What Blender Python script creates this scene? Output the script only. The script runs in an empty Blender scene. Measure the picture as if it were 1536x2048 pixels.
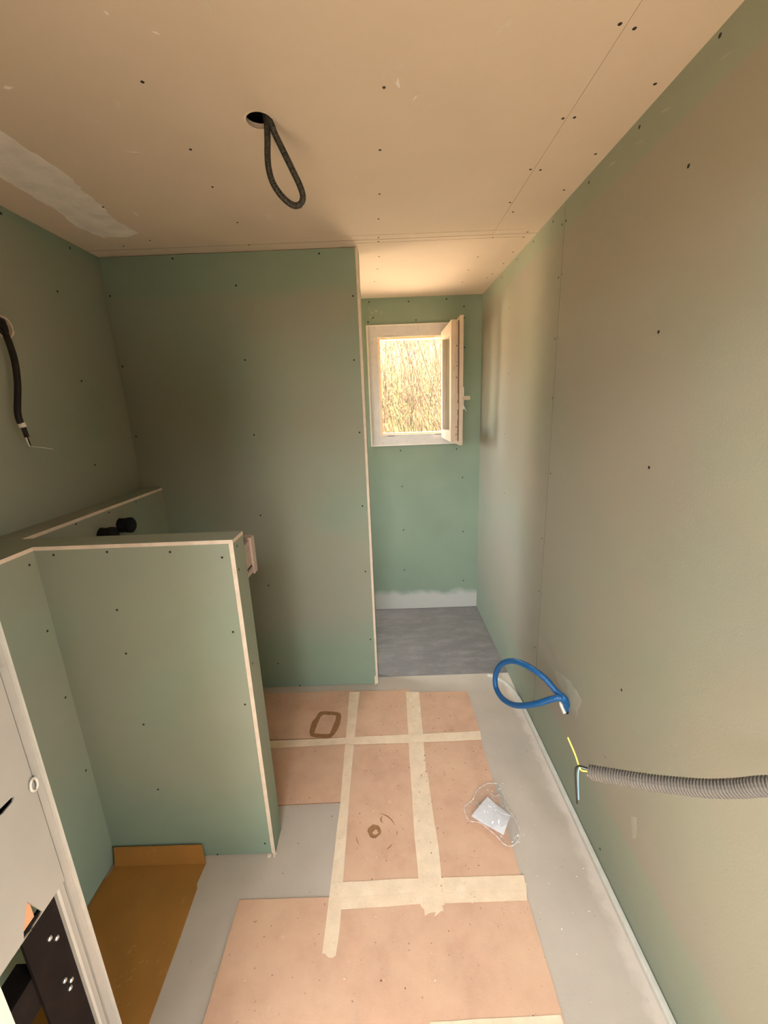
import bpy, bmesh, math, random
from mathutils import Vector, Matrix, noise

random.seed(7)
S = bpy.context.scene
COL = S.collection

# ------------------------------------------------------------------ dimensions (metres)
H = 2.45            # ceiling height
XR = 0.749          # right wall
XL = -1.3486        # left wall
YB = 3.207          # end wall of the shower niche
YP = 2.228          # face of the partition
XP = -0.1033        # free end of the partition
YH = 1.2258         # front of the half wall
XH = -0.4955        # free end of the half wall
HH = 1.3085         # height of half wall and ledges
TH = 0.0954         # half wall thickness
XN = -1.121         # face of the low ledge near the camera
XPRE = -1.2385      # face of the ledge with the pipes
YD = 0.20           # wall with the doorway the camera stands in
B = 0.0125          # board thickness

# ------------------------------------------------------------------ camera
cam_d = bpy.data.cameras.new('camera')
cam = bpy.data.objects.new('camera', cam_d); COL.objects.link(cam)
R_ = Vector((0.99928997, -0.00435305, -0.03742468)); U_ = Vector((0.03732571, 0.24970107, 0.96760331)); F_ = Vector((-0.00513296, 0.96831319, -0.24968626))
cam.matrix_world = Matrix(((R_.x, U_.x, -F_.x, 0.0), (R_.y, U_.y, -F_.y, 0.0), (R_.z, U_.z, -F_.z, 1.6964), (0, 0, 0, 1)))
cam_d.sensor_fit = 'VERTICAL'; cam_d.sensor_height = 36.0; cam_d.lens = 815.7838 * 36.0 / 2048.0
cam_d.clip_start = 0.01; cam_d.clip_end = 200
S.camera = cam

# ------------------------------------------------------------------ world: overcast sky above, sunlit dry ground below the horizon
SKY = (0.93, 0.98, 1.0); GROUND = (0.50, 0.36, 0.23)
W = bpy.data.worlds.new('sky'); S.world = W; W.use_nodes = True
nt = W.node_tree; nt.nodes.clear()
wo = nt.nodes.new('ShaderNodeOutputWorld'); bg = nt.nodes.new('ShaderNodeBackground')
tc = nt.nodes.new('ShaderNodeTexCoord'); sx = nt.nodes.new('ShaderNodeSeparateXYZ'); mr = nt.nodes.new('ShaderNodeMapRange'); mx = nt.nodes.new('ShaderNodeMix')
mx.data_type = 'RGBA'
nt.links.new(tc.outputs['Generated'], sx.inputs[0]); nt.links.new(sx.outputs['Z'], mr.inputs['Value'])
mr.inputs['From Min'].default_value = -0.06; mr.inputs['From Max'].default_value = 0.06
nt.links.new(mr.outputs[0], mx.inputs['Factor'])
mx.inputs['A'].default_value = (*GROUND, 1); mx.inputs['B'].default_value = (*SKY, 1)
nt.links.new(mx.outputs['Result'], bg.inputs['Color']); bg.inputs['Strength'].default_value = 18.0
nt.links.new(bg.outputs[0], wo.inputs['Surface'])

def portal(name, loc, direction, sx_, sy_):
    d = bpy.data.lights.new(name, 'AREA'); d.shape = 'RECTANGLE'; d.size = sx_; d.size_y = sy_
    d.cycles.is_portal = True
    o = bpy.data.objects.new(name, d); COL.objects.link(o)
    o.location = loc; o.rotation_euler = Vector(direction).to_track_quat('-Z', 'Y').to_euler()
    return o
portal('window_daylight', (0.245, YB + 0.10, 1.83), (0, -1, 0), 0.52, 0.74)
portal('niche_added_daylight', (-1.53, 2.79, 1.5), (1, 0, 0), 0.62, 1.1)  # portal for the added, unseen opening in the niche
portal('hall_daylight', (-2.72, -1.35, 1.55), (1, 0, 0), 0.8, 1.3)
portal('hall_daylight', (1.62, -0.55, 1.25), (-1, 0, 0), 1.0, 2.3)
portal('hall_daylight', (-0.30, -1.65, 2.72), (0, 0, -1), 2.0, 1.50)  # portal for the skylight added over the hall
portal('hall_daylight', (-0.65, -2.62, 1.93), (0, 1, 0), 1.5, 1.45)  # portal for the added rear opening of the hall
sun_d = bpy.data.lights.new('sun', 'SUN'); sun_d.energy = 74.0; sun_d.angle = math.radians(0.6); sun_d.color = (1.0, 0.86, 0.68)
sun = bpy.data.objects.new('sun', sun_d); COL.objects.link(sun)
sun.rotation_euler = Vector((-0.20, 0.42, -0.88)).to_track_quat('-Z', 'Y').to_euler()

# ------------------------------------------------------------------ view
V = S.view_settings
V.view_transform = 'Standard'; V.look = 'None'; V.gamma = 1.0; V.use_curve_mapping = False
V.exposure = 0.14
cy = S.cycles
cy.max_bounces = 10; cy.diffuse_bounces = 7; cy.caustics_reflective = False; cy.caustics_refractive = False
cy.sample_clamp_indirect = 6.0
cy.transparent_max_bounces = 16

# ------------------------------------------------------------------ materials
def nn(t, kind, **kw):
    n = t.nodes.new(kind)
    for k, v in kw.items(): setattr(n, k, v)
    return n
def mixc(t, fac, a, b, blend='MIX'):
    m = nn(t, 'ShaderNodeMix', data_type='RGBA', blend_type=blend)
    for key, v in (('Factor', fac), ('A', a), ('B', b)):
        if hasattr(v, 'is_linked'): t.links.new(v, m.inputs[key])
        elif key == 'Factor': m.inputs[key].default_value = v
        else: m.inputs[key].default_value = (*v, 1)
    return m.outputs['Result']
def pos(t):
    return nn(t, 'ShaderNodeNewGeometry').outputs['Position']
def noi(t, scale, detail=4, rough=0.55, vec=None, lo=None, hi=None, stretch=None):
    n = nn(t, 'ShaderNodeTexNoise'); n.inputs['Scale'].default_value = scale; n.inputs['Detail'].default_value = detail; n.inputs['Roughness'].default_value = rough
    v = vec or pos(t)
    if stretch:
        m = nn(t, 'ShaderNodeMapping'); m.inputs['Scale'].default_value = stretch; t.links.new(v, m.inputs['Vector']); v = m.outputs[0]
    t.links.new(v, n.inputs['Vector'])
    out = n.outputs['Fac']
    if lo is not None:
        r = nn(t, 'ShaderNodeMapRange'); r.inputs['From Min'].default_value = lo; r.inputs['From Max'].default_value = hi
        t.links.new(out, r.inputs['Value']); out = r.outputs[0]
    return out
def math_(t, op, a, b=None):
    m = nn(t, 'ShaderNodeMath', operation=op)
    for i, v in enumerate((a, b)):
        if v is None: continue
        if hasattr(v, 'is_linked'): t.links.new(v, m.inputs[i])
        else: m.inputs[i].default_value = v
    return m.outputs[0]
def ramp(t, v, lo, hi):
    r = nn(t, 'ShaderNodeMapRange'); r.inputs['From Min'].default_value = lo; r.inputs['From Max'].default_value = hi
    t.links.new(v, r.inputs['Value']); return r.outputs[0]
MATS = {}
def mat(name, base, rough=0.8, var=0.0, vscale=6.0, bump=0.0, bscale=60.0, spec=0.3, metal=0.0, extra=None, trans=0.0):
    m = bpy.data.materials.new(name); m.use_nodes = True; t = m.node_tree; t.nodes.clear()
    o = nn(t, 'ShaderNodeOutputMaterial'); p = nn(t, 'ShaderNodeBsdfPrincipled'); t.links.new(p.outputs[0], o.inputs[0])
    p.inputs['Roughness'].default_value = rough; p.inputs['Metallic'].default_value = metal; p.inputs['Specular IOR Level'].default_value = spec
    p.inputs['Transmission Weight'].default_value = trans
    p.inputs['Base Color'].default_value = (*base, 1)
    c = None
    if var:
        c = mixc(t, noi(t, vscale, lo=0.3, hi=0.7), [x * (1 - var) for x in base], [min(1, x * (1 + var)) for x in base])
    if extra: c = extra(t, c if c is not None else mixc(t, 0.0, base, base))
    if c is not None: t.links.new(c, p.inputs['Base Color'])
    if bump:
        b = nn(t, 'ShaderNodeBump'); b.inputs['Strength'].default_value = bump; b.inputs['Distance'].default_value = 0.004
        t.links.new(noi(t, bscale, 5), b.inputs['Height']); t.links.new(b.outputs[0], p.inputs['Normal'])
    MATS[name] = m
    return m

GREEN = (0.238, 0.308, 0.235); PRIMED = (0.312, 0.285, 0.232)
def sep(t):
    s = nn(t, 'ShaderNodeSeparateXYZ'); t.links.new(pos(t), s.inputs[0]); return s.outputs
def primed(zlo, zhi, wob=0.10, soft=0.02, amount=1.0):
    # grey-beige primer rolled over the green boards, stopping short of the edges with a wavy border
    def f(t, c):
        s = sep(t); w = math_(t, 'MULTIPLY', math_(t, 'SUBTRACT', noi(t, 2.2, 3), 0.5), wob)
        z = math_(t, 'ADD', s[2], w)
        k = math_(t, 'MULTIPLY', ramp(t, z, zlo, zlo + soft * 4), ramp(t, z, zhi, zhi - soft))
        k = math_(t, 'MULTIPLY', k, ramp(t, noi(t, 1.7, 2), 0.2, 0.55))
        k = math_(t, 'MULTIPLY', k, amount)
        return mixc(t, k, c, PRIMED)
    return f
mat('board_green', GREEN, 0.85, 0.05, 3.0, 0.12, 220, extra=primed(0.3, H - 0.02, 0.08, 0.05, 0.6))
mat('board_right', (0.272, 0.302, 0.232), 0.75, 0.04, 3.0, 0.10, 160, extra=primed(0.25, H - 0.10, 0.07, 0.012, 0.85))
mat('board_partition', GREEN, 0.85, 0.04, 3.0, 0.10, 160, extra=primed(0.25, H - 0.16, 0.08, 0.06, 0.6))
def slurry(t, c):
    s = sep(t); w = math_(t, 'MULTIPLY', math_(t, 'SUBTRACT', noi(t, 7, 4), 0.5), 0.10)
    z = math_(t, 'ADD', s[2], w)
    c = mixc(t, ramp(t, z, 0.17, 0.12), c, (0.50, 0.49, 0.46))
    return c
mat('board_back', GREEN, 0.85, 0.05, 3.0, 0.10, 160, extra=slurry)
mat('board_half', GREEN, 0.85, 0.05, 3.0, 0.10, 200, extra=primed(0.22, 1.6, 0.12, 0.05, 0.45))
def ceil_marks(t, c):
    return mixc(t, noi(t, 9, 5, 0.65, lo=0.66, hi=0.74, stretch=(1, 0.5, 1)), c, (0.70, 0.64, 0.56))
mat('board_ceiling', (0.68, 0.565, 0.445), 0.8, 0.04, 2.5, 0.06, 160, extra=ceil_marks)
mat('gypsum_core', (0.74, 0.615, 0.49), 0.9, 0.10, 22, 0.3, 150)
mat('filler', (0.86, 0.80, 0.74), 0.85, 0.10, 14, 0.2, 60)
mat('filler_green', (0.345, 0.345, 0.28), 0.85, 0.08, 20, 0.2, 60)
mat('backing', (0.09, 0.08, 0.06), 0.9)
mat('seam_paper', (0.10, 0.085, 0.06), 0.9)
mat('screw_black', (0.012, 0.011, 0.010), 0.6)
mat('screw_dull', (0.16, 0.13, 0.10), 0.6)
def dusty(t, c):
    s = sep(t); w = math_(t, 'MULTIPLY', math_(t, 'SUBTRACT', noi(t, 14, 4), 0.5), 0.09)
    k = ramp(t, math_(t, 'ADD', s[0], w), 0.685, 0.715)
    c = mixc(t, math_(t, 'MULTIPLY', k, 0.6), c, (0.72, 0.625, 0.55))
    return mixc(t, noi(t, 60, 4, 0.7, lo=0.66, hi=0.72), c, (0.30, 0.24, 0.19))
mat('floor_grey', (0.50, 0.425, 0.35), 0.75, 0.07, 5, 0.1, 120, extra=dusty)
def scr(t, c):
    c = mixc(t, noi(t, 5, 6, 0.7, lo=0.45, hi=0.75, stretch=(1, 2.5, 1)), c, (0.29, 0.265, 0.255))
    return mixc(t, noi(t, 26, 6, 0.75, lo=0.60, hi=0.72, stretch=(1, 3, 1)), c, (0.38, 0.345, 0.32))
mat('screed', (0.20, 0.185, 0.18), 0.55, 0.10, 3, 0.25, 40, extra=scr)
def hb(t, c):
    c = mixc(t, noi(t, 3.5, 5, 0.7, lo=0.35, hi=0.75), c, (0.70, 0.455, 0.305))
    c = mixc(t, noi(t, 70, 3, 0.6, lo=0.69, hi=0.74), c, (0.24, 0.13, 0.08))
    return mixc(t, noi(t, 22, 4, 0.7, lo=0.68, hi=0.76), c, (0.75, 0.55, 0.40))
mat('hardboard', (0.59, 0.35, 0.235), 0.7, 0.08, 9, 0.10, 180, extra=hb)
mat('hardboard_edge', (0.28, 0.14, 0.07), 0.8)
def tp(t, c):
    c = mixc(t, noi(t, 45, 5, 0.7, lo=0.60, hi=0.75), c, (0.60, 0.44, 0.30))
    return mixc(t, noi(t, 16, 3, 0.6, lo=0.52, hi=0.7), c, (0.85, 0.68, 0.50))
mat('masking_tape', (0.80, 0.615, 0.435), 0.75, 0.06, 18, 0.25, 120, extra=tp)
mat('cardboard', (0.36, 0.165, 0.035), 0.75, 0.10, 5, 0.15, 60, extra=lambda t, c: mixc(t, noi(t, 12, 5, 0.7, lo=0.60, hi=0.78, stretch=(1, 0.6, 1)), c, (0.46, 0.24, 0.08)))
mat('tape_edge', (0.45, 0.31, 0.20), 0.8)
mat('cardboard_scuff', (0.50, 0.29, 0.12), 0.8)
mat('stain', (0.30, 0.145, 0.055), 0.45, 0.15, 60)
mat('foam', (0.62, 0.59, 0.52), 0.9, 0.06, 30, 0.2, 90)
mat('dirt', (0.17, 0.09, 0.05), 0.9)
mat('chip', (0.80, 0.74, 0.66), 0.9)
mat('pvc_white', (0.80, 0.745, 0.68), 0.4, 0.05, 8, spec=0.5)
mat('sash_shaded', (0.56, 0.455, 0.345), 0.4, 0.05, 10, spec=0.5)  # white sash darkened to tan, its shade put into the colour
mat('film', (0.66, 0.63, 0.60), 0.35, 0.06, 16, 0.05, 40, spec=0.5, extra=lambda t, c: mixc(t, noi(t, 30, 4, 0.6, lo=0.62, hi=0.72), c, (0.38, 0.38, 0.40)))
mat('seal_brown', (0.16, 0.10, 0.06), 0.6)
mat('gasket', (0.80, 0.42, 0.18), 0.5)
mat('hardware', (0.50, 0.40, 0.29), 0.4, metal=0.3)
mat('steel_light', (0.72, 0.70, 0.64), 0.35, 0.05, 20, metal=0.35, spec=0.5)
mat('steel_mid', (0.42, 0.41, 0.38), 0.45, 0.05, 20, metal=0.2, spec=0.4)
mat('panel_grey', (0.36, 0.35, 0.315), 0.45, 0.05, 5, 0.08, 12, spec=0.5)
mat('steel_black', (0.012, 0.009, 0.008), 0.7, 0.2, 20, spec=0.08)
mat('bolt', (0.75, 0.72, 0.68), 0.25, metal=0.9)
mat('block_orange', (0.62, 0.33, 0.18), 0.8)
mat('conduit_dark', (0.034, 0.031, 0.022), 0.4, spec=0.5)
mat('conduit_grey', (0.15, 0.13, 0.11), 0.5, spec=0.4)
mat('conduit_blue', (0.008, 0.095, 0.27), 0.35, spec=0.5)
mat('cable_black', (0.012, 0.010, 0.008), 0.5)
mat('wire_yellow', (0.85, 0.66, 0.12), 0.4)
mat('wire_blue', (0.22, 0.33, 0.42), 0.4)
mat('wire_copper', (0.55, 0.36, 0.24), 0.4)
mat('plastic_white_shaded', (0.46, 0.36, 0.31), 0.45)  # white plastic darkened for the shade behind the half wall
mat('rubber_black', (0.006, 0.006, 0.006), 0.7)
mat('paper', (0.86, 0.84, 0.86), 0.6)
mat('hall_paint', (0.22, 0.18, 0.14), 0.9)
mat('hall_floor', (0.42, 0.33, 0.25), 0.8)
mat('bounce_pale', (0.80, 0.62, 0.44), 0.95, 0.15, 8, 0.4, 30)  # very pale so the added slope bounces sunlight through the window
mat('bank', (0.062, 0.046, 0.018), 0.95, 0.35, 9, extra=lambda t, c: mixc(t, noi(t, 24, 6, 0.75, lo=0.5, hi=0.62), c, (0.040, 0.028, 0.011)))
mat('cane', (0.038, 0.021, 0.011), 0.8, 0.35, 5)
mat('leaf', (0.074, 0.058, 0.019), 0.7, 0.35, 3)
def glassy(name, tint, mixmin, haze=0.0):
    m = bpy.data.materials.new(name); m.use_nodes = True; t = m.node_tree; t.nodes.clear()
    o = nn(t, 'ShaderNodeOutputMaterial'); tr = nn(t, 'ShaderNodeBsdfTransparent'); gl = nn(t, 'ShaderNodeBsdfGlossy'); mxs = nn(t, 'ShaderNodeMixShader'); fr = nn(t, 'ShaderNodeLayerWeight')
    fr.inputs['Blend'].default_value = 0.25; tr.inputs['Color'].default_value = (*tint, 1); gl.inputs['Roughness'].default_value = 0.10
    t.links.new(math_(t, 'ADD', math_(t, 'MULTIPLY', math_(t, 'POWER', fr.outputs['Facing'], 3.0), 0.5), mixmin), mxs.inputs[0]); t.links.new(tr.outputs[0], mxs.inputs[1]); t.links.new(gl.outputs[0], mxs.inputs[2]); df = nn(t, 'ShaderNodeBsdfDiffuse'); df.inputs['Color'].default_value = (0.9, 0.88, 0.88, 1); m2 = nn(t, 'ShaderNodeMixShader'); m2.inputs[0].default_value = haze
    t.links.new(mxs.outputs[0], m2.inputs[1]); t.links.new(df.outputs[0], m2.inputs[2]); t.links.new(m2.outputs[0], o.inputs[0])
    MATS[name] = m
glassy('glass', (0.95, 0.97, 0.95), 0.0); glassy('clear_film', (0.99, 0.985, 0.985), 0.08, 0.05); glassy('film_glint', (0.99, 0.98, 0.98), 0.02, 0.75)  # bag edge film whitened, highlights put into its colour

# ------------------------------------------------------------------ mesh helpers
class MB:
    def __init__(s): s.v = []; s.f = []; s.m = []
    def add(s, vs, fs, mi=0):
        o = len(s.v); s.v += [tuple(v) for v in vs]; s.f += [tuple(i + o for i in f) for f in fs]
        s.m += (mi if isinstance(mi, list) else [mi] * len(fs)); return s
    def box(s, a, b, mi=0, core=None, axis=None):
        x0, y0, z0 = (min(p, q) for p, q in zip(a, b)); x1, y1, z1 = (max(p, q) for p, q in zip(a, b))
        vs = [(x0, y0, z0), (x1, y0, z0), (x1, y1, z0), (x0, y1, z0), (x0, y0, z1), (x1, y0, z1), (x1, y1, z1), (x0, y1, z1)]
        fs = [(0, 3, 2, 1), (4, 5, 6, 7), (0, 1, 5, 4), (2, 3, 7, 6), (1, 2, 6, 5), (3, 0, 4, 7)]
        ax = [2, 2, 1, 1, 0, 0]
        return s.add(vs, fs, [mi if core is None or x == axis else core for x in ax])
    def prism(s, poly, dz, mi=0, side=None):
        # polygon (3-D points) extruded by vector dz
        n = len(poly); dz = Vector(dz); p = [Vector(q) for q in poly]; q = [a + dz for a in p]
        fs = [tuple(range(n))[::-1], tuple(range(n, 2 * n))] + [(i, (i + 1) % n, n + (i + 1) % n, n + i) for i in range(n)]
        return s.add(p + q, fs, [mi, mi] + [side if side is not None else mi] * n)
    def tube(s, path, rad, seg=10, mi=0, caps=True):
        pts = [Vector(p) for p in path]; n = len(pts)
        rads = rad if isinstance(rad, list) else [rad] * n
        vs = []; up = None
        for i, p in enumerate(pts):
            t = (pts[min(i + 1, n - 1)] - pts[max(i - 1, 0)])
            t = t.normalized() if t.length > 1e-9 else Vector((0, 0, 1))
            if up is None:
                up = t.orthogonal().normalized()
            up = (up - t * up.dot(t)); up = up.normalized() if up.length > 1e-6 else t.orthogonal().normalized()
            sd = t.cross(up)
            for k in range(seg):
                a = 2 * math.pi * k / seg; vs.append(p + (up * math.cos(a) + sd * math.sin(a)) * rads[i])
        fs = [(i * seg + k, i * seg + (k + 1) % seg, (i + 1) * seg + (k + 1) % seg, (i + 1) * seg + k) for i in range(n - 1) for k in range(seg)]
        if caps: fs += [tuple(range(seg))[::-1], tuple(range((n - 1) * seg, n * seg))]
        return s.add(vs, fs, mi)
    def build(s, name, mats, parent=None, smooth=False):
        me = bpy.data.meshes.new(name); me.from_pydata(s.v, [], s.f)
        for m in (mats if isinstance(mats, (list, tuple)) else [mats]): me.materials.append(MATS[m])
        me.polygons.foreach_set('material_index', s.m)
        if smooth: me.polygons.foreach_set('use_smooth', [True] * len(me.polygons))
        bm = bmesh.new(); bm.from_mesh(me); bmesh.ops.recalc_face_normals(bm, faces=bm.faces); bm.to_mesh(me); bm.free()
        me.update()
        return link(name, me, parent)
def link(name, me, parent=None, loc=None):
    o = bpy.data.objects.new(name, me); COL.objects.link(o)
    if loc is not None: o.location = loc
    if parent is not None:
        o.parent = parent
        o.matrix_parent_inverse = parent.matrix_world.inverted() if parent.matrix_basis.is_identity else Matrix.Translation(-parent.location)
    return o
def tag(o, label=None, cat=None, group=None, kind=None):
    if label: o['label'] = label
    if cat: o['category'] = cat
    if group: o['group'] = group
    if kind: o['kind'] = kind
    return o
def empty(name, loc, label, cat, group=None, kind=None):
    o = bpy.data.objects.new(name, None); COL.objects.link(o); o.location = loc; o.empty_display_size = 0.05
    return tag(o, label, cat, group, kind)
def catmull(pts, step):
    P = [Vector(p) for p in pts]; P = [P[0] * 2 - P[1]] + P + [P[-1] * 2 - P[-2]]; out = []
    for i in range(1, len(P) - 2):
        a, b, c, d = P[i - 1:i + 3]
        for k in range(24):
            t = k / 24
            out.append(0.5 * ((2 * b) + (c - a) * t + (2 * a - 5 * b + 4 * c - d) * t * t + (3 * b - a - 3 * c + d) * t ** 3))
    out.append(P[-2])
    res = [out[0]]; acc = 0.0
    for p, q in zip(out, out[1:]):
        L = (q - p).length
        while acc + L >= step:
            p = p + (q - p) * ((step - acc) / L); L = (q - p).length; acc = 0.0; res.append(p.copy())
        acc += L
    return res
def ribbed(pts, r, pitch, depth, seg=12):
    path = catmull(pts, pitch / 4); pat = (1.0, 1.0, 1 - depth, 1 - depth)
    m = MB(); m.tube(path, [r * pat[i % 4] for i in range(len(path))], seg); return m
def circle(cx, cy_, r, n=20, jit=0.0, ph=0.0):
    return [(cx + r * (1 + random.uniform(-jit, jit)) * math.cos(2 * math.pi * k / n + ph), cy_ + r * (1 + random.uniform(-jit, jit)) * math.sin(2 * math.pi * k / n + ph)) for k in range(n)]
def board(name, axis, face, back, u0, u1, v0, v1, paper, parent, holes=(), edge='gypsum_core'):
    """A plasterboard sheet. axis = normal axis, face/back = the two plane coordinates; (u, v) = the other two axes in order. Paper faces, gypsum edges, real holes."""
    def P3(u, v, w):
        return {0: (w, u, v), 1: (u, w, v), 2: (u, v, w)}[axis]
    bm = bmesh.new(); loops = [[(u0, v0), (u1, v0), (u1, v1), (u0, v1)]] + [list(h) for h in holes]
    for w in (face, back):
        edges = []
        for lp in loops:
            vs = [bm.verts.new(P3(u, v, w)) for u, v in lp]
            for i in range(len(vs)): edges.append(bm.edges.new((vs[i], vs[(i + 1) % len(vs)])))
        if len(loops) == 1: bm.faces.new([e.verts[0] for e in edges])
        else: bmesh.ops.triangle_fill(bm, use_beauty=True, edges=edges)
    for f in bm.faces: f.material_index = 0
    for lp in loops:
        n = len(lp)
        for i in range(n):
            a, b_ = lp[i], lp[(i + 1) % n]
            f = bm.faces.new([bm.verts.new(P3(*a, face)), bm.verts.new(P3(*b_, face)), bm.verts.new(P3(*b_, back)), bm.verts.new(P3(*a, back))]); f.material_index = 1
    bmesh.ops.remove_doubles(bm, verts=bm.verts, dist=1e-5); bmesh.ops.recalc_face_normals(bm, faces=bm.faces)
    me = bpy.data.meshes.new(name); bm.to_mesh(me); bm.free()
    me.materials.append(MATS[paper]); me.materials.append(MATS[edge])
    return link(name, me, parent)
# screws: shallow countersunk heads with a cross recess, mesh shared per orientation
def screw_mesh(axis, sign, r=0.0042, m='screw_black'):
    mb = MB(); n = 10
    def P3(u, v, w): return {0: (w * sign, u, v), 1: (u, w * sign, v), 2: (u, v, w * sign)}[axis]
    vs = [P3(r * math.cos(2 * math.pi * k / n), r * math.sin(2 * math.pi * k / n), 0.0) for k in range(n)] + \
         [P3(.85 * r * math.cos(2 * math.pi * k / n), .85 * r * math.sin(2 * math.pi * k / n), 0.0006) for k in range(n)] + [P3(0, 0, 0.0001)]
    mb.add(vs, [(k, (k + 1) % n, n + (k + 1) % n, n + k) for k in range(n)] + [(n + k, n + (k + 1) % n, 2 * n) for k in range(n)])
    me = bpy.data.meshes.new('screw'); me.from_pydata(mb.v, [], mb.f); me.materials.append(MATS[m]); return me
SC = {}
def screws(parent, axis, sign, pts, r=0.0042, m='screw_black'):
    key = (axis, sign, r, m)
    if key not in SC: SC[key] = screw_mesh(*key)
    for p in pts: link('screw', SC[key], parent, p)

# ------------------------------------------------------------------ floor
fl = MB()
fl.box((XL - 0.1, -2.6, -0.12), (XR + 0.1, 2.295, 0.0)).build('floor', 'floor_grey')
tag(bpy.data.objects['floor'], 'bare light grey floor boards left showing between the brown sheets', 'floor', kind='structure')
tag(MB().box((XL - 0.1, 2.299, -0.12), (XR + 0.1, YB + 0.10, -0.004)).build('floor_shower', 'screed'), 'dark grey scratched screed floor of the shower niche', 'floor', kind='structure')
tag(MB().box((-2.7, -2.6, -0.12), (XL - 0.1, 0.2, 0.0)).box((XR + 0.1, -2.6, -0.12), (1.75, 0.2, 0.0)).build('floor_hall', 'hall_floor'), 'hall floor behind the doorway', 'floor', kind='structure')

# ------------------------------------------------------------------ right wall: backing, two boards with an open joint, screws
wr = MB().box((XR + 0.07, 0.08, -0.12), (XR + 0.17, YB + 0.2, H + 0.2)).build('wall_right', 'backing')
tag(wr, 'long right wall of green plasterboard with a thin open vertical joint', 'wall', kind='structure')
YS = 1.8477
board('panel', 0, XR, XR + B, YD - 0.1, YS - 0.0012, 0.004, H, 'board_right', wr, holes=[circle(1.502, 0.405, 0.030, 16, 0.10)], edge='seam_paper')
board('panel', 0, XR, XR + B, YS + 0.0012, YB + B, 0.0, H, 'board_right', wr, edge='seam_paper')
RS = [(0.7490, 1.0922, 2.4351), (0.7490, 1.3715, 2.4273), (0.7490, 1.6590, 2.4254), (0.7490, 1.9682, 2.4255), (0.7490, 2.1978, 2.4306), (0.7490, 2.4432, 2.4308), (0.7490, 2.7237, 2.4217), (0.7490, 1.1410, 2.2230), (0.7490, 1.1781, 1.8630), (0.7490, 1.1472, 1.5017), (0.7490, 1.1451, 0.7692), (0.7490, 1.1537, 0.0731), (0.7490, 1.8342, 2.3758), (0.7490, 1.8713, 2.3778)]
screws(wr, 0, -1, RS, 0.0048)
screws(wr, 0, -1, [(0.7490, 1.8732, 2.1868), (0.7490, 1.8696, 1.9492), (0.7490, 1.8564, 1.7059), (0.7490, 1.8252, 1.3763), (0.7490, 1.8756, 1.0510), (0.7490, 1.8722, 0.7763), (0.7490, 1.8783, 0.4531), (0.7490, 2.5571, 2.2155), (0.7490, 2.5102, 1.8545), (0.7490, 2.5468, 1.5063), (0.7490, 2.5115, 1.1397), (0.7490, 2.5571, 2.2155)], 0.0042)
screws(wr, 0, -1, [(0.7490, 1.8349, 2.1889), (0.7490, 1.8336, 1.9477), (0.7490, 1.8299, 1.7074), (0.7490, 1.8762, 1.3682), (0.7490, 1.8308, 1.0433), (0.7490, 1.8339, 0.7838), (0.7490, 1.8474, 0.4817), (0.7490, 1.1865, 0.4587)], 0.0036, 'screw_dull')
def patch(parent, name, pts, n, m='filler', wob=0.006, thick=0.0008, seed=1):
    # a thin irregular smear of filler on a surface
    random.seed(seed); P = [Vector(p) for p in pts]; out = []
    for a, b_ in zip(P, P[1:] + P[:1]):
        k = max(1, int((b_ - a).length / 0.02))
        for i in range(k):
            q = a.lerp(b_, i / k); j = Vector((random.uniform(-wob, wob), random.uniform(-wob, wob), random.uniform(-wob, wob)))
            j -= Vector(n) * j.dot(Vector(n)); out.append(q + j)
    return MB().prism(out, Vector(n) * thick, 0).build(name, m, parent)
patch(wr, 'filler_patch', [(0.7490, 1.6422, 0.4932), (0.7490, 1.4854, 0.5470), (0.7490, 1.3820, 0.5421), (0.7490, 1.4082, 0.4195), (0.7490, 1.4778, 0.4467), (0.7490, 1.5799, 0.4498)], (-1, 0, 0), 'filler_green', 0.006, 0.0008, 3)
patch(wr, 'filler_patch', [(0.7490, 1.0211, 0.3992), (0.7490, 0.9990, 0.4225), (0.7490, 0.9836, 0.3695), (0.7490, 0.9965, 0.3276)], (-1, 0, 0), 'filler_green', 0.004, 0.0006, 4)
for i, q in enumerate([(0.7490, 1.0419, 2.3780), (0.7490, 1.0739, 2.3794), (0.7490, 1.2367, 2.3964), (0.7490, 1.2732, 2.3902), (0.7490, 1.3502, 2.3879), (0.7490, 1.4226, 2.3932), (0.7490, 1.4854, 2.4030), (0.7490, 1.5251, 2.4011)][::2]):
    p = Vector(q); patch(wr, 'filler_patch', [p, p + Vector((0, 0.035, 0.008)), p + Vector((0, 0.038, 0.005)), p + Vector((0, 0.002, -0.003))], (-1, 0, 0), 'filler_green', 0.0015, 0.0008, 20 + i)

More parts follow.
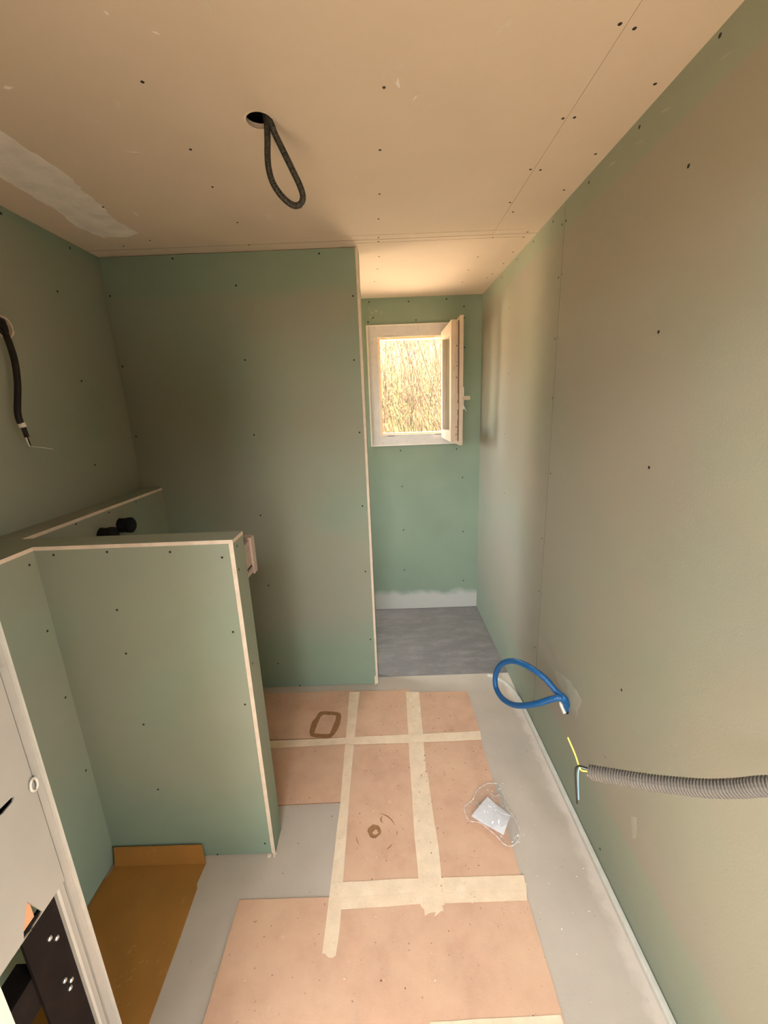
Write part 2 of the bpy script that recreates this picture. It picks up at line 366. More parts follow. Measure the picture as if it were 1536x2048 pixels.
# ------------------------------------------------------------------ left wall
NY0, NY1, NZ0, NZ1 = 2.48, 3.10, 0.95, 2.05      # unseen opening added in the hidden niche to light the right wall
wl = MB(); wl.box((XL - 0.17, 0.08, -0.12), (XL - 0.07, NY0, H + 0.2)); wl.box((XL - 0.17, NY1, -0.12), (XL - 0.07, YB + 0.17, H + 0.2)); wl.box((XL - 0.17, NY0, -0.12), (XL - 0.07, NY1, NZ0)); wl.box((XL - 0.17, NY0, NZ1), (XL - 0.07, NY1, H + 0.2))
wl = wl.build('wall_left', 'backing')
tag(wl, 'dark left wall of green plasterboard with a round cable hole', 'wall', kind='structure')
board('panel', 0, XL, XL - B, YP + 0.11, YB + B, 0.0, H, 'board_green', wl, holes=[[(NY0, NZ0), (NY1, NZ0), (NY1, NZ1), (NY0, NZ1)]])
for a, b_ in (((XL - 0.17, NY0 - 0.012, NZ0 - 0.012), (XL - B, NY1 + 0.012, NZ0)), ((XL - 0.17, NY0 - 0.012, NZ1), (XL - B, NY1 + 0.012, NZ1 + 0.012)), ((XL - 0.17, NY0 - 0.012, NZ0), (XL - B, NY0, NZ1)), ((XL - 0.17, NY1, NZ0), (XL - B, NY1 + 0.012, NZ1))):
    MB().box(a, b_).build('reveal', 'gypsum_core', wl)
board('panel', 0, XL, XL - B, YD - 0.1, YP + B, 0.0, H, 'board_green', wl, holes=[circle(1.592, 2.025, 0.034, 18, 0.04)])
screws(wl, 0, 1, [(-1.3486, 1.7004, 2.4229), (-1.3486, 2.0371, 2.4251), (-1.3486, 1.9018, 2.2176), (-1.3486, 1.9318, 1.8595), (-1.3486, 1.9028, 1.4839)], 0.005)
random.seed(3)
ring = []
for k in range(24):
    a = 2 * math.pi * k / 24; ring.append((a, 0.034, 0.034 + random.uniform(0.004, 0.008)))
m = MB()
for k in range(24):
    a, r0, r1 = ring[k]; a2, _, r2 = ring[(k + 1) % 24]
    c = lambda rr, aa, w: (XL + w, 1.592 + rr * math.cos(aa), 2.025 + rr * math.sin(aa))
    m.add([c(r0, a, 0.0002), c(r1, a, 0.0002), c(r2, a2, 0.0002), c(r0, a2, 0.0002), c(r0, a, 0.001), c(r1, a, 0.0005), c(r2, a2, 0.0005), c(r0, a2, 0.001)], [(4, 5, 6, 7), (5, 1, 2, 6), (0, 4, 7, 3)])
m.build('hole_rim', 'gypsum_core', wl)

# ------------------------------------------------------------------ partition
wp = MB().box((XL, YP + 0.0135, 0.0), (XP - 0.0135, YP + 0.0955, H)).build('wall_partition', 'backing')
tag(wp, 'tall green plasterboard partition whose free end shows the white board edge', 'wall', kind='structure')
board('panel', 1, YP, YP + B, XL + 0.001, XP, 0.004, H - 0.003, 'board_partition', wp)
board('end_panel', 0, XP + 0.0135, XP + 0.0005, YP - 0.0003, YP + 0.109, 0.004, H - 0.001, 'board_green', wp)
board('panel', 1, YP + 0.109 - B, YP + 0.109, XL, XP, 0.0, H, 'board_green', wp)
screws(wp, 1, -1, [(-0.9897, 2.2280, 2.4308), (-0.2781, 2.2280, 2.4267), (-0.6974, 2.2280, 2.3017), (-0.1241, 2.2280, 2.2338), (-1.3258, 2.2280, 2.2776), (-0.6955, 2.2280, 1.9556), (-0.6936, 2.2280, 1.5757), (-0.1358, 2.2280, 1.9349), (-0.1268, 2.2280, 1.5675), (-1.3291, 2.2280, 1.9474), (-1.3269, 2.2280, 1.5916), (-0.7093, 2.2280, 1.1284), (-0.7105, 2.2280, 0.7001), (-0.7082, 2.2280, 0.1732), (-0.1312, 2.2280, 1.1613), (-0.1336, 2.2280, 0.7662), (-0.1248, 2.2280, 0.3179), (-0.5855, 2.2280, 0.0091)], 0.0046)
MB().box((XP - 0.008, YP - 0.003, 0.0), (XP + 0.002, YP - 0.0004, 0.06)).build('corner_filler', 'gypsum_core', wp)

# ------------------------------------------------------------------ end wall of the niche, with the window opening
OX0, OX1, OZ0, OZ1 = -0.085, 0.575, 1.412, 2.258
wb = MB()
for a, b_ in (((XL - 0.17, YB + 0.07, -0.1), (OX0, YB + 0.17, H + 0.2)), ((OX1, YB + 0.07, -0.1), (XR + 0.17, YB + 0.17, H + 0.2)), ((OX0, YB + 0.07, -0.1), (OX1, YB + 0.17, OZ0)), ((OX0, YB + 0.07, OZ1), (OX1, YB + 0.17, H + 0.2))): wb.box(a, b_)
wb = wb.build('wall_back', 'backing')
tag(wb, 'narrow green end wall behind the shower floor, holding the window', 'wall', kind='structure')
board('panel', 1, YB, YB + B, XL, XR, 0.0, H, 'board_back', wb, holes=[[(OX0, OZ0), (OX1, OZ0), (OX1, OZ1), (OX0, OZ1)]])
for nm, a, b_ in (('reveal', (OX0 - 0.0, YB + B, OZ0 - 0.012), (OX1, YB + 0.17, OZ0)), ('reveal', (OX0, YB + B, OZ1), (OX1, YB + 0.17, OZ1 + 0.012)), ('reveal', (OX0 - 0.012, YB + B, OZ0), (OX0, YB + 0.17, OZ1)), ('reveal', (OX1, YB + B, OZ0), (OX1 + 0.012, YB + 0.17, OZ1))):
    MB().box(a, b_).build(nm, 'gypsum_core', wb)
screws(wb, 1, -1, [(-0.0663, 3.2070, 2.4268), (0.2168, 3.2070, 2.4197), (0.4891, 3.2070, 2.4261), (0.6150, 3.2070, 2.3724), (-0.0797, 3.2070, 2.2950), (0.2684, 3.2070, 2.2957), (0.5617, 3.2070, 2.2883), (0.6159, 3.2070, 2.2963), (0.6219, 3.2070, 2.0962), (0.6103, 3.2070, 1.4390), (0.1305, 3.2070, 1.3606), (0.5682, 3.2070, 1.3557), (0.6175, 3.2070, 1.1285), (0.1346, 3.2070, 1.0742), (0.1374, 3.2070, 0.7107), (0.6264, 3.2070, 0.6788), (0.1368, 3.2070, 0.3582), (0.6354, 3.2070, 0.2429)], 0.0052)
random.seed(5)
c0 = Vector([(-0.0342, 3.2070, 2.3400)][0])
for k in range(9):
    q = c0 + Vector((random.uniform(-0.055, 0.06), 0, random.uniform(-0.035, 0.045))); r = random.uniform(0.004, 0.010)
    MB().prism([(q.x + r * x, YB, q.z + r * z) for x, z in circle(0, 0, 1, 7, 0.4)], (0, -0.0008, 0)).build('filler_patch', 'filler_green', wb)

# ------------------------------------------------------------------ wall with the doorway the camera looks through, and the hall behind
DX0, DX1, DH = -0.47, 0.60, 2.16
wf = MB()
wf.box((XL - 0.17, YD - 0.12, 0), (DX0, YD, H + 0.2)); wf.box((DX1, YD - 0.12, 0), (XR + 0.17, YD, H + 0.2)); wf.box((DX0, YD - 0.12, DH), (DX1, YD, H + 0.2))
tag(wf.build('wall_front', 'board_green'), 'wall with the open doorway on the near side of the room', 'wall', kind='structure')
XHR = 1.6; HT = 2.75
hw = MB()
hw.box((-2.85, -2.7, 0), (XHR + 0.15, -2.6, 1.2)); hw.box((-2.85, -2.7, 1.2), (-1.4, -2.6, HT)); hw.box((0.1, -2.7, 1.2), (XHR + 0.15, -2.6, HT))  # rear opening added out of view for high light through the doorway
hw.box((-2.85, YD - 0.12, 0), (XL - 0.17, YD, HT)); hw.box((XR + 0.17, YD - 0.12, 0), (XHR + 0.15, YD, HT))
hw.box((-2.85, -2.7, 0), (-2.7, -1.75, HT)); hw.box((-2.85, -0.95, 0), (-2.7, YD, HT)); hw.box((-2.85, -1.75, 0), (-2.7, -0.95, 0.9)); hw.box((-2.85, -1.75, 2.2), (-2.7, -0.95, HT))
hw.box((XHR, -2.7, 0), (XHR + 0.15, -1.05, HT)); hw.box((XHR, -0.05, 0), (XHR + 0.15, YD, HT)); hw.box((XHR, -1.05, 0), (XHR + 0.15, -0.05, 0.1)); hw.box((XHR, -1.05, 2.4), (XHR + 0.15, -0.05, HT))
tag(hw.build('wall_hall', 'hall_paint'), 'brown hall walls behind the doorway with openings shaped for the light', 'wall', kind='structure')
hc = MB(); hc.box((-2.85, -2.7, HT - 0.1), (-1.3, YD - 0.12, HT)); hc.box((0.7, -2.7, HT - 0.1), (XHR + 0.15, YD - 0.12, HT)); hc.box((-1.3, -0.90, HT - 0.1), (0.7, YD - 0.12, HT)); hc.box((-1.3, -2.7, HT - 0.1), (0.7, -2.4, HT))  # skylight gap added, sized for the light it lets in
tag(hc.build('ceiling_hall', 'hall_paint'), 'hall ceiling with a wide open skylight added behind the doorway to light the room', 'ceiling', kind='structure')

# ------------------------------------------------------------------ ceiling
ce = MB().box((XL - 0.17, 0.08, H + 0.07), (XR + 0.17, YB + 0.17, H + 0.2)).build('ceiling', 'backing')
tag(ce, 'beige plasterboard ceiling with joints, screw heads and one round lamp hole', 'ceiling', kind='structure')
CX, CY = -0.2995, 1.3185
XS, YSC = 0.540, 2.1519
board('panel', 2, H, H + B, XL, XS - 0.0004, YD - 0.1, YSC - 0.0012, 'board_ceiling', ce, holes=[circle(CX, CY, 0.036, 22, 0.03)])
board('panel', 2, H, H + B, XS + 0.0004, XR + B, YD - 0.1, YSC - 0.0012, 'board_ceiling', ce, edge='seam_paper')
board('panel', 2, H, H + B, XL, XR + B, YSC + 0.0012, YB + 0.15, 'board_ceiling', ce, edge='seam_paper')
for y0, y1 in ((YSC - 0.052, YSC - 0.040), (YSC + 0.034, YSC + 0.046)):
    MB().box((-0.72 if y0 < YSC else XP, y0, H - 0.0012), (XR - 0.06, y1, H + 0.001)).build('joint_tape_edge', 'board_ceiling', ce)
m = MB(); random.seed(11)
for k in range(24):
    a, a2 = 2 * math.pi * k / 24, 2 * math.pi * (k + 1) / 24; r1 = 0.0405
    c = lambda rr, aa, w: (CX + rr * math.cos(aa), CY + rr * math.sin(aa), H - w)
    m.add([c(0.0345, a, 0.0), c(r1, a, 0.0), c(r1, a2, 0.0), c(0.0345, a2, 0.0), c(0.0345, a, 0.0012), c(r1, a, 0.0004), c(r1, a2, 0.0004), c(0.0345, a2, 0.0012)], [(4, 5, 6, 7), (5, 1, 2, 6), (0, 4, 7, 3)])
m.build('hole_rim', 'gypsum_core', ce)
CS = [(-0.5301, 1.1735, 2.4500), (-0.5352, 1.4308, 2.4500), (-0.5551, 1.6406, 2.4500), (-0.5647, 1.9189, 2.4500), (-1.0040, 1.7467, 2.4500), (0.0335, 1.2222, 2.4500), (0.0225, 1.4715, 2.4500), (0.0193, 1.7353, 2.4500), (0.0139, 1.9399, 2.4500), (0.0122, 2.1304, 2.4500), (0.0118, 2.1772, 2.4500), (0.0127, 2.3752, 2.4500), (0.0027, 2.5718, 2.4500), (-0.0185, 2.8061, 2.4500), (0.5252, 1.0752, 2.4500), (0.5627, 1.0875, 2.4500), (0.5301, 1.3633, 2.4500), (0.5609, 1.3612, 2.4500), (0.5283, 1.6138, 2.4500), (0.5640, 1.6195, 2.4500), (0.5288, 1.8427, 2.4500), (0.5665, 1.9263, 2.4500), (0.5289, 2.1040, 2.4500), (0.5501, 2.1850, 2.4500), (0.6986, 2.1371, 2.4500), (0.6993, 2.1943, 2.4500), (0.7101, 1.2487, 2.4500), (0.7090, 1.5396, 2.4500), (0.7046, 1.7620, 2.4500), (0.5403, 2.4426, 2.4500), (0.5332, 2.6551, 2.4500), (0.7100, 2.3888, 2.4500), (0.7113, 2.5648, 2.4500), (0.6980, 2.7502, 2.4500), (0.6840, 2.8276, 2.4500), (0.5435, 2.8928, 2.4500), (-1.0032, 2.0606, 2.4500), (-1.1512, 2.1088, 2.4500), (-0.5926, 2.1561, 2.4500)]
screws(ce, 2, -1, CS, 0.0046)
patch(ce, 'filler_patch', [(-0.9899, 1.2297, 2.4500), (-0.9889, 1.3103, 2.4500), (-0.9859, 1.4022, 2.4500), (-0.9836, 1.4724, 2.4500), (-0.9817, 1.5630, 2.4500), (-0.9966, 1.6419, 2.4500), (-0.9933, 1.6877, 2.4500), (-1.0083, 1.7503, 2.4500), (-1.0234, 1.8533, 2.4500), (-1.0074, 1.9794, 2.4500), (-1.0859, 2.0136, 2.4500), (-1.1810, 2.0094, 2.4500), (-1.1977, 1.9404, 2.4500), (-1.2069, 1.8817, 2.4500), (-1.1826, 1.7235, 2.4500), (-1.1885, 1.6433, 2.4500), (-1.1886, 1.5840, 2.4500), (-1.1837, 1.5239, 2.4500), (-1.1935, 1.4366, 2.4500)], (0, 0, -1), 'filler', 0.006, 0.0010, 8)
for i, (a, b_, w) in enumerate((([(-0.7265, 1.4249, 2.4500), (-0.6825, 1.4328, 2.4500)][0], [(-0.7265, 1.4249, 2.4500), (-0.6839, 1.4351, 2.4500)][1], 0.006), ([(-0.9208, 1.7941, 2.4500)][0], [(-0.9170, 1.8238, 2.4500)][0], 0.006), ([(0.0654, 1.1927, 2.4500)][0], [(0.0704, 1.2291, 2.4500)][0], 0.008), ([(0.1210, 1.2452, 2.4500)][0], [(0.1031, 1.2751, 2.4500)][0], 0.004), ([(-0.5047, 0.9965, 2.4500)][0], [(-0.4963, 1.0072, 2.4500)][0], 0.008), ([(-0.4382, 1.0447, 2.4500)][0], [(-0.4241, 1.0546, 2.4500)][0], 0.006), ([(-0.8582, 1.1735, 2.4500)][0], [(-0.8344, 1.1718, 2.4500)][0], 0.012))):
    a = Vector(a); b_ = Vector(b_); n = (b_ - a).normalized().cross(Vector((0, 0, 1))) * w
    patch(ce, 'filler_patch', [a, (a + b_) / 2 + n * 0.5, b_, (a + b_) / 2 - n * 0.5], (0, 0, -1), 'filler', 0.002, 0.0008, 40 + i)

# ------------------------------------------------------------------ half wall in front of the partition
hwall = MB().box((XL, YH + 0.0135, 0.0), (XH - 0.0135, YH + TH - 0.0135, HH - 0.0135)).build('half_wall', 'backing')
tag(hwall, 'waist-high green half wall standing out from the left wall', 'wall', kind='structure')
board('front_panel', 1, YH, YH + B, XN, XH - 0.0065, 0.006, HH - B, 'board_half', hwall)
board('end_panel', 0, XH + 0.008, XH - 0.006, YH, YH + TH, 0.006, HH - B, 'board_half', hwall)
board('top_panel', 2, HH, HH - B, XL, XH + 0.008, YH - 0.0005, YH + TH, 'board_half', hwall)
board('back_panel', 1, YH + TH, YH + TH - B, XL, XH - 0.0065, 0.0, HH - B, 'board_half', hwall)
screws(hwall, 1, -1, [(-1.0615, 1.2258, 1.2798), (-0.8900, 1.2258, 1.2832), (-0.6907, 1.2258, 1.2754), (-0.5284, 1.2258, 1.2505), (-0.8990, 1.2258, 1.0807), (-0.9011, 1.2258, 0.9179), (-0.8948, 1.2258, 0.6296), (-0.8942, 1.2258, 0.3384), (-0.5279, 1.2258, 0.9847), (-0.5227, 1.2258, 0.6985), (-0.5229, 1.2258, 0.0573), (-0.7163, 1.2258, 0.0088)], 0.0040)
screws(hwall, 0, 1, [(-0.4875, 1.2560, 1.2771), (-0.4875, 1.2462, 1.1994), (-0.4875, 1.2532, 0.8433)], 0.0040)
random.seed(4)
for k in range(6):
    q = Vector((XH - 0.004 + random.uniform(-0.014, 0.012), YH - 0.004 + random.uniform(-0.008, 0.006), 0.004)); r = random.uniform(0.003, 0.009)
    MB().prism([(q.x + r * x, q.y + r * y * 0.6, 0.0005) for x, y in circle(0, 0, 1, 6, 0.35)], (0.002, 0.002, r * random.uniform(0.6, 2.4))).build('gypsum_crumb', 'gypsum_core', hwall)

# ------------------------------------------------------------------ low ledge nearest the camera and pipe ledge behind the half wall
lw = MB().box((XL, 0.32, 0.0), (XN - 0.0135, YH, HH - 0.0135)).build('low_wall', 'backing')
tag(lw, 'pale green low ledge wall along the left, meeting the half wall in a corner', 'wall', kind='structure')
board('face_panel', 0, XN, XN - B, 0.30, YH, 0.006, HH - B, 'board_half', lw)
board('top_panel', 2, HH, HH - B, XL, XN, 0.30, YH - 0.001, 'board_half', lw)
screws(lw, 0, 1, [(-1.1210, 1.1991, 1.2588), (-1.1210, 1.1992, 1.0280), (-1.1210, 1.1989, 0.7736), (-1.1210, 1.2013, 0.4621)], 0.0042)
pw = MB().box((XL, YH + TH, 0.0), (XPRE - 0.0135, YP, HH - 0.0135)).build('pipe_ledge', 'backing')
tag(pw, 'dark green ledge behind the half wall with two black pipe ends', 'wall', kind='structure')
PIPES = ((1.832, 1.207), (1.700, 1.200))
board('face_panel', 0, XPRE, XPRE - B, YH + TH, YP, 0.0, HH - B, 'board_green', pw, holes=[circle(y, z, 0.036, 18, 0.03) for y, z in PIPES])
board('top_panel', 2, HH, HH - B, XL, XPRE + 0.0005, YH + TH + 0.0005, YP, 'board_green', pw)
screws(pw, 0, 1, [(-1.2385, 1.9780, 1.2850), (-1.2385, 1.7713, 1.2848), (-1.2385, 1.5697, 1.2896)], 0.004)
for i, (y, z) in enumerate(PIPES):
    m = MB(); path = [(XPRE - 0.05, y, z), (XPRE + 0.030, y, z), (XPRE + 0.034, y, z), (XPRE + 0.050, y, z), (XPRE + 0.056, y, z)]
    m.tube(path, [0.033, 0.033, 0.036, 0.036, 0.030], 20)
    o = m.build('pipe_end', 'rubber_black', None, smooth=False)
    tag(o, ('black rubber pipe end nearer the far partition, poking from the ledge', 'black rubber pipe end half hidden behind the top of the half wall')[i], 'pipe', 'black pipe ends in the ledge')
    MB().tube([(XPRE + 0.0565, y, z), (XPRE + 0.0575, y, z)], [0.022, 0.020], 16).build('cap', 'rubber_black', o)

# white plastic box fixed to the back of the half wall
bx = empty('installation_box', (-0.55, YH + TH, 1.115), 'white plastic box peeking past the free end of the half wall', 'box')
y0 = YH + TH
MB().box((-0.62, y0, 1.130), (-0.500, y0 + 0.085, 1.245)).build('body', 'plastic_white_shaded', bx)
rim = MB()
for a, b_ in (((-0.63, 1.236), (-0.493, 1.256)), ((-0.63, 1.118), (-0.493, 1.142)), ((-0.63, 1.142), (-0.606, 1.236)), ((-0.511, 1.142), (-0.493, 1.236))):
    rim.box((a[0], y0 + 0.085, a[1]), (b_[0], y0 + 0.120, b_[1]))
rim.build('rim', 'plastic_white_shaded', bx)
MB().box((-0.5005, y0 + 0.03, 1.165), (-0.4990, y0 + 0.075, 1.215)).build('recess_cover', 'plastic_white_shaded', bx)
MB().box((-0.5002, y0 + 0.01, 1.150), (-0.4985, y0 + 0.08, 1.154)).build('slot', 'steel_black', bx)
MB().box((-0.5002, y0 + 0.006, 1.130), (-0.4940, y0 + 0.082, 1.146)).build('latch', 'plastic_white_shaded', bx)

# ------------------------------------------------------------------ foam strip between floor and right wall
prof = [(-0.5, 0.0), (0.5, 0.0), (0.5, 0.75), (0.28, 1.0), (-0.28, 1.0), (-0.5, 0.75)]
path = catmull([(XR - 0.010, 0.22, 0), (XR - 0.010, 0.8, 0), (XR - 0.010, 1.4, 0), (XR - 0.010, 1.85, 0), (XR - 0.014, 2.03, 0), (XR - 0.030, 2.13, 0), (0.690, 2.205, 0), (0.640, 2.262, 0), (0.605, 2.272, 0)], 0.03)
m = MB(); vs = []; n = len(prof)
for i, p in enumerate(path):
    t = (path[min(i + 1, len(path) - 1)] - path[max(i - 1, 0)]).normalized(); s_ = Vector((t.y, -t.x, 0))
    w = 0.019; h = 0.026 if p.y < 2.0 else 0.026 - 0.014 * min(1, (p.y - 2.0) / 0.25)
    for a, b_ in prof: vs.append(p + s_ * (a * w) + Vector((0, 0, b_ * h + 0.0003)))
m.add(vs, [(i * n + k, i * n + (k + 1) % n, (i + 1) * n + (k + 1) % n, (i + 1) * n + k) for i in range(len(path) - 1) for k in range(n)] + [tuple(range(n)), tuple(range((len(path) - 1) * n, len(path) * n))])
tag(m.build('trim_1', 'foam'), 'pale foam edge strip lying along the foot of the right wall', 'trim', kind='structure')

# ------------------------------------------------------------------ window: frame, opened sash swung into the room
win = empty('window_1', ((OX0 + OX1) / 2, YB, OZ0), 'small white window with its sash swung open into the room', 'window', kind='structure')
def frame(name, x0, x1, z0, z1, w, ya, yb, m, parent, wz=None):
    b = MB(); wz = wz or w
    o = [(x0, z0), (x1, z0), (x1, z1), (x0, z1)]; i = [(x0 + w, z0 + wz), (x1 - w, z0 + wz), (x1 - w, z1 - wz), (x0 + w, z1 - wz)]
    for k in range(4):
        k2 = (k + 1) % 4
        pl = [(*o[k],), (*o[k2],), (*i[k2],), (*i[k],)]
        b.prism([(x, ya, z) for x, z in pl], (0, yb - ya, 0))
    return b.build(name, m, parent)
frame('outer_lip', -0.096, 0.588, 1.400, 2.270, 0.010, YB - 0.016, YB - 0.002, 'pvc_white', win)
fr = frame('frame', -0.086, 0.578, 1.410, 2.260, 0.070, YB - 0.010, YB + 0.060, 'film', win)
frame('inner_lip', -0.018, 0.510, 1.478, 2.192, 0.008, YB - 0.0125, YB - 0.009, 'pvc_white', win)
frame('gasket', -0.0165, 0.5085, 1.4795, 2.1905, 0.012, YB + 0.010, YB + 0.016, 'gasket', win)
frame('rebate', -0.016, 0.508, 1.480, 2.190, 0.016, YB + 0.016, YB + 0.062, 'pvc_white', win)
for zz in (2.187, 1.479):
    for xx in (0.035, 0.40):
        MB().box((xx, YB - 0.010, zz - 0.006), (xx + 0.055, YB + 0.004, zz + 0.008)).build('striker_plate', 'hardware', win)
# sash: open at a right angle, seen almost edge-on
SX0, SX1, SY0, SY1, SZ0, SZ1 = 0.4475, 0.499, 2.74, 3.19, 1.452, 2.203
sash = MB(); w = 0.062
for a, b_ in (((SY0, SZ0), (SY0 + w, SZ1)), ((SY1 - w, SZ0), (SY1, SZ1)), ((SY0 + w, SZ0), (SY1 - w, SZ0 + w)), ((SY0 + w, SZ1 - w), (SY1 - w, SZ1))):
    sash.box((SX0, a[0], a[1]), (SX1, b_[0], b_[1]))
sash = sash.build('sash', 'sash_shaded', win)
MB().box((SX0 + 0.020, SY0 + w, SZ0 + w), (SX0 + 0.026, SY1 - w, SZ1 - w)).build('pane', 'glass', sash)
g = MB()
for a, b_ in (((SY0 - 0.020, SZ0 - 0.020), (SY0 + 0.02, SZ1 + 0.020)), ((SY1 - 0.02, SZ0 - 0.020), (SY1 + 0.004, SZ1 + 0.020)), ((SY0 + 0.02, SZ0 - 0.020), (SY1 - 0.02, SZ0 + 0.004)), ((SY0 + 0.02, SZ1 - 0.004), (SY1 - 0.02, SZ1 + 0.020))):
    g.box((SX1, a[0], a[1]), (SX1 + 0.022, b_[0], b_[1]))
g.build('sash_flange', 'sash_shaded', sash)
MB().box((SX1 - 0.009, SY0 - 0.002, SZ0 + 0.006), (SX1 - 0.001, SY0 + 0.001, SZ1 - 0.006)).build('seal', 'seal_brown', sash)
MB().box((SX0 + 0.026, SY0 - 0.004, SZ0 + 0.012), (SX0 + 0.042, SY0, SZ1 - 0.012)).build('lock_rail', 'hardware', sash)
for z0_, z1_, x0_, x1_ in ((1.98, 2.01, 0.022, 0.036), (1.945, 1.975, 0.020, 0.034), (1.90, 1.93, 0.012, 0.034), (1.72, 1.76, 0.022, 0.044), (1.66, 1.70, 0.024, 0.046), (1.60, 1.625, 0.022, 0.044)):
    MB().box((SX0 + x0_, SY0 - 0.009, z0_), (SX0 + x1_, SY0 - 0.0038, z1_)).build('lock_cam', 'hardware', sash)
for z0_ in (2.05, 1.955, 1.93, 1.86, 1.55, 1.50):
    MB().tube([(SX0 + 0.034, SY0 - 0.0062, z0_), (SX0 + 0.034, SY0 - 0.004, z0_)], 0.0035, 8).build('lock_screw', 'steel_black', sash)
fx = SX1 + 0.022
hd = MB().box((fx, SY0 + 0.005, 1.66), (fx + 0.010, SY0 + 0.035, 1.80)).build('handle_base', 'pvc_white', sash)
MB().tube([(fx + 0.008, SY0 + 0.02, 1.735), (fx + 0.036, SY0 + 0.02, 1.735)], 0.009, 10).build('handle_neck', 'pvc_white', sash)
MB().box((fx + 0.004, SY0 - 0.004, 1.720), (fx + 0.050, SY0 + 0.013, 1.742)).build('handle', 'hardware', sash)
m = MB(); m.prism([(fx + 0.0, SY0 + 0.0, 1.69), (fx + 0.006, SY0 - 0.004, 1.69), (fx + 0.030, SY0 - 0.008, 1.645), (fx + 0.022, SY0 - 0.004, 1.655), (fx + 0.016, SY0 - 0.002, 1.66)], (0, 0.002, 0)); m.build('tape_scrap', 'paper', sash)
for z_ in (1.56, 2.09):
    MB().tube([(SX1 + 0.016, SY1 + 0.006, z_ - 0.04), (SX1 + 0.016, SY1 + 0.006, z_ + 0.04)], 0.008, 10).build('hinge', 'hardware', sash)

# ------------------------------------------------------------------ floor coverings
def floor_poly(pts, z): return [(p[0], p[1], z) for p in pts]
def sheet(name, x0, x1, y0, y1, label, group, th=0.004, jit=0.003, seed=0):
    random.seed(seed); j = lambda: random.uniform(-jit, jit)
    pl = [(x0 + j(), y0 + j(), 0.0004), ((x0 + x1) / 2, y0 + j(), 0.0004), (x1 + j(), y0 + j(), 0.0004), (x1 + j(), (y0 + y1) / 2, 0.0004), (x1 + j(), y1 + j(), 0.0004), ((x0 + x1) / 2, y1 + j(), 0.0004), (x0 + j(), y1 + j(), 0.0004), (x0 + j(), (y0 + y1) / 2, 0.0004)]
    return tag(MB().prism(pl, (0, 0, th), 0, 1).build(name, ['hardboard', 'hardboard_edge']), label, 'floor sheet', group)
G = 'hardboard sheets protecting the floor'
s_l1 = sheet('hardboard_sheet', -0.86, -0.2375, 1.800, 2.172, 'brown hardboard sheet with the dark rectangular ring stain, beside the partition foot', G, seed=1)
sheet('hardboard_sheet', -0.86, -0.2375, 1.432, 1.797, 'brown hardboard sheet between the tape cross line and the bare grey square', G, seed=2)
sheet('hardboard_sheet', -0.2345, 0.1065, 1.800, 2.160, 'small brown hardboard sheet between the two long tapes near the shower floor', G, seed=3)
s_m2 = sheet('hardboard_sheet', -0.2345, 0.1065, 1.077, 1.797, 'brown hardboard sheet with the round scuff mark between the two long tapes', G, seed=4)
sheet('hardboard_sheet', 0.1095, 0.453, 1.800, 2.128, 'speckled brown hardboard sheet at the shower floor, beside the blue conduit loop', G, seed=5)
sheet('hardboard_sheet', 0.1095, 0.447, 1.077, 1.797, 'brown hardboard sheet under the plastic bag with the white paper', G, seed=6)
sheet('hardboard_sheet', -0.578, 0.449, 0.225, 1.074, 'widest brown hardboard sheet, nearest the doorway, below the double tape', G, seed=7)
# marks on the sheets
def flat(parent, name, pts, th, m, z=0.0044):
    return MB().prism([(p[0], p[1], z) for p in pts], (0, 0, th)).build(name, m, parent)
def ring_band(parent, name, outer, inner, z, th, m):
    b = MB(); n = len(outer)
    for k in range(n):
        k2 = (k + 1) % n
        b.prism([(outer[k][0], outer[k][1], z), (outer[k2][0], outer[k2][1], z), (inner[k2][0], inner[k2][1], z), (inner[k][0], inner[k][1], z)], (0, 0, th))
    return b.build(name, m, parent)
def smooth_loop(p):
    P = [Vector(q) for q in p]; n = len(P); out = []
    for i in range(n):
        a_, b2, c_, d_ = P[i - 1], P[i], P[(i + 1) % n], P[(i + 2) % n]
        for k in range(3):
            t = k / 3; out.append(tuple(0.5 * ((2 * b2) + (c_ - a_) * t + (2 * a_ - 5 * b2 + 4 * c_ - d_) * t * t + (3 * b2 - a_ - 3 * c_ + d_) * t ** 3)))
    return out
ring_band(s_l1, 'ring_stain', smooth_loop([(-0.4246, 1.9942, 0.0044), (-0.3727, 1.9957, 0.0044), (-0.3043, 1.9766, 0.0044), (-0.2995, 1.9001, 0.0044), (-0.3127, 1.8431, 0.0044), (-0.3308, 1.8127, 0.0044), (-0.3506, 1.8000, 0.0044), (-0.4495, 1.8180, 0.0044), (-0.4592, 1.9075, 0.0044), (-0.4433, 1.9482, 0.0044)]), smooth_loop([(-0.4066, 1.9697, 0.0044), (-0.3692, 1.9679, 0.0044), (-0.3314, 1.9622, 0.0044), (-0.3275, 1.9276, 0.0044), (-0.3364, 1.8835, 0.0044), (-0.3450, 1.8411, 0.0044), (-0.3568, 1.8276, 0.0044), (-0.4252, 1.8342, 0.0044), (-0.4308, 1.8519, 0.0044), (-0.4221, 1.9207, 0.0044)]), 0.0044, 0.0005, 'stain')
C1 = [(-0.0969, 1.3009, 0.0044)][0]
random.seed(9)
ring_band(s_m2, 'round_stain', circle(C1[0], C1[1], 0.028, 14, 0.12), circle(C1[0] + 0.004, C1[1] - 0.006, 0.011, 14, 0.30), 0.0044, 0.0005, 'stain')
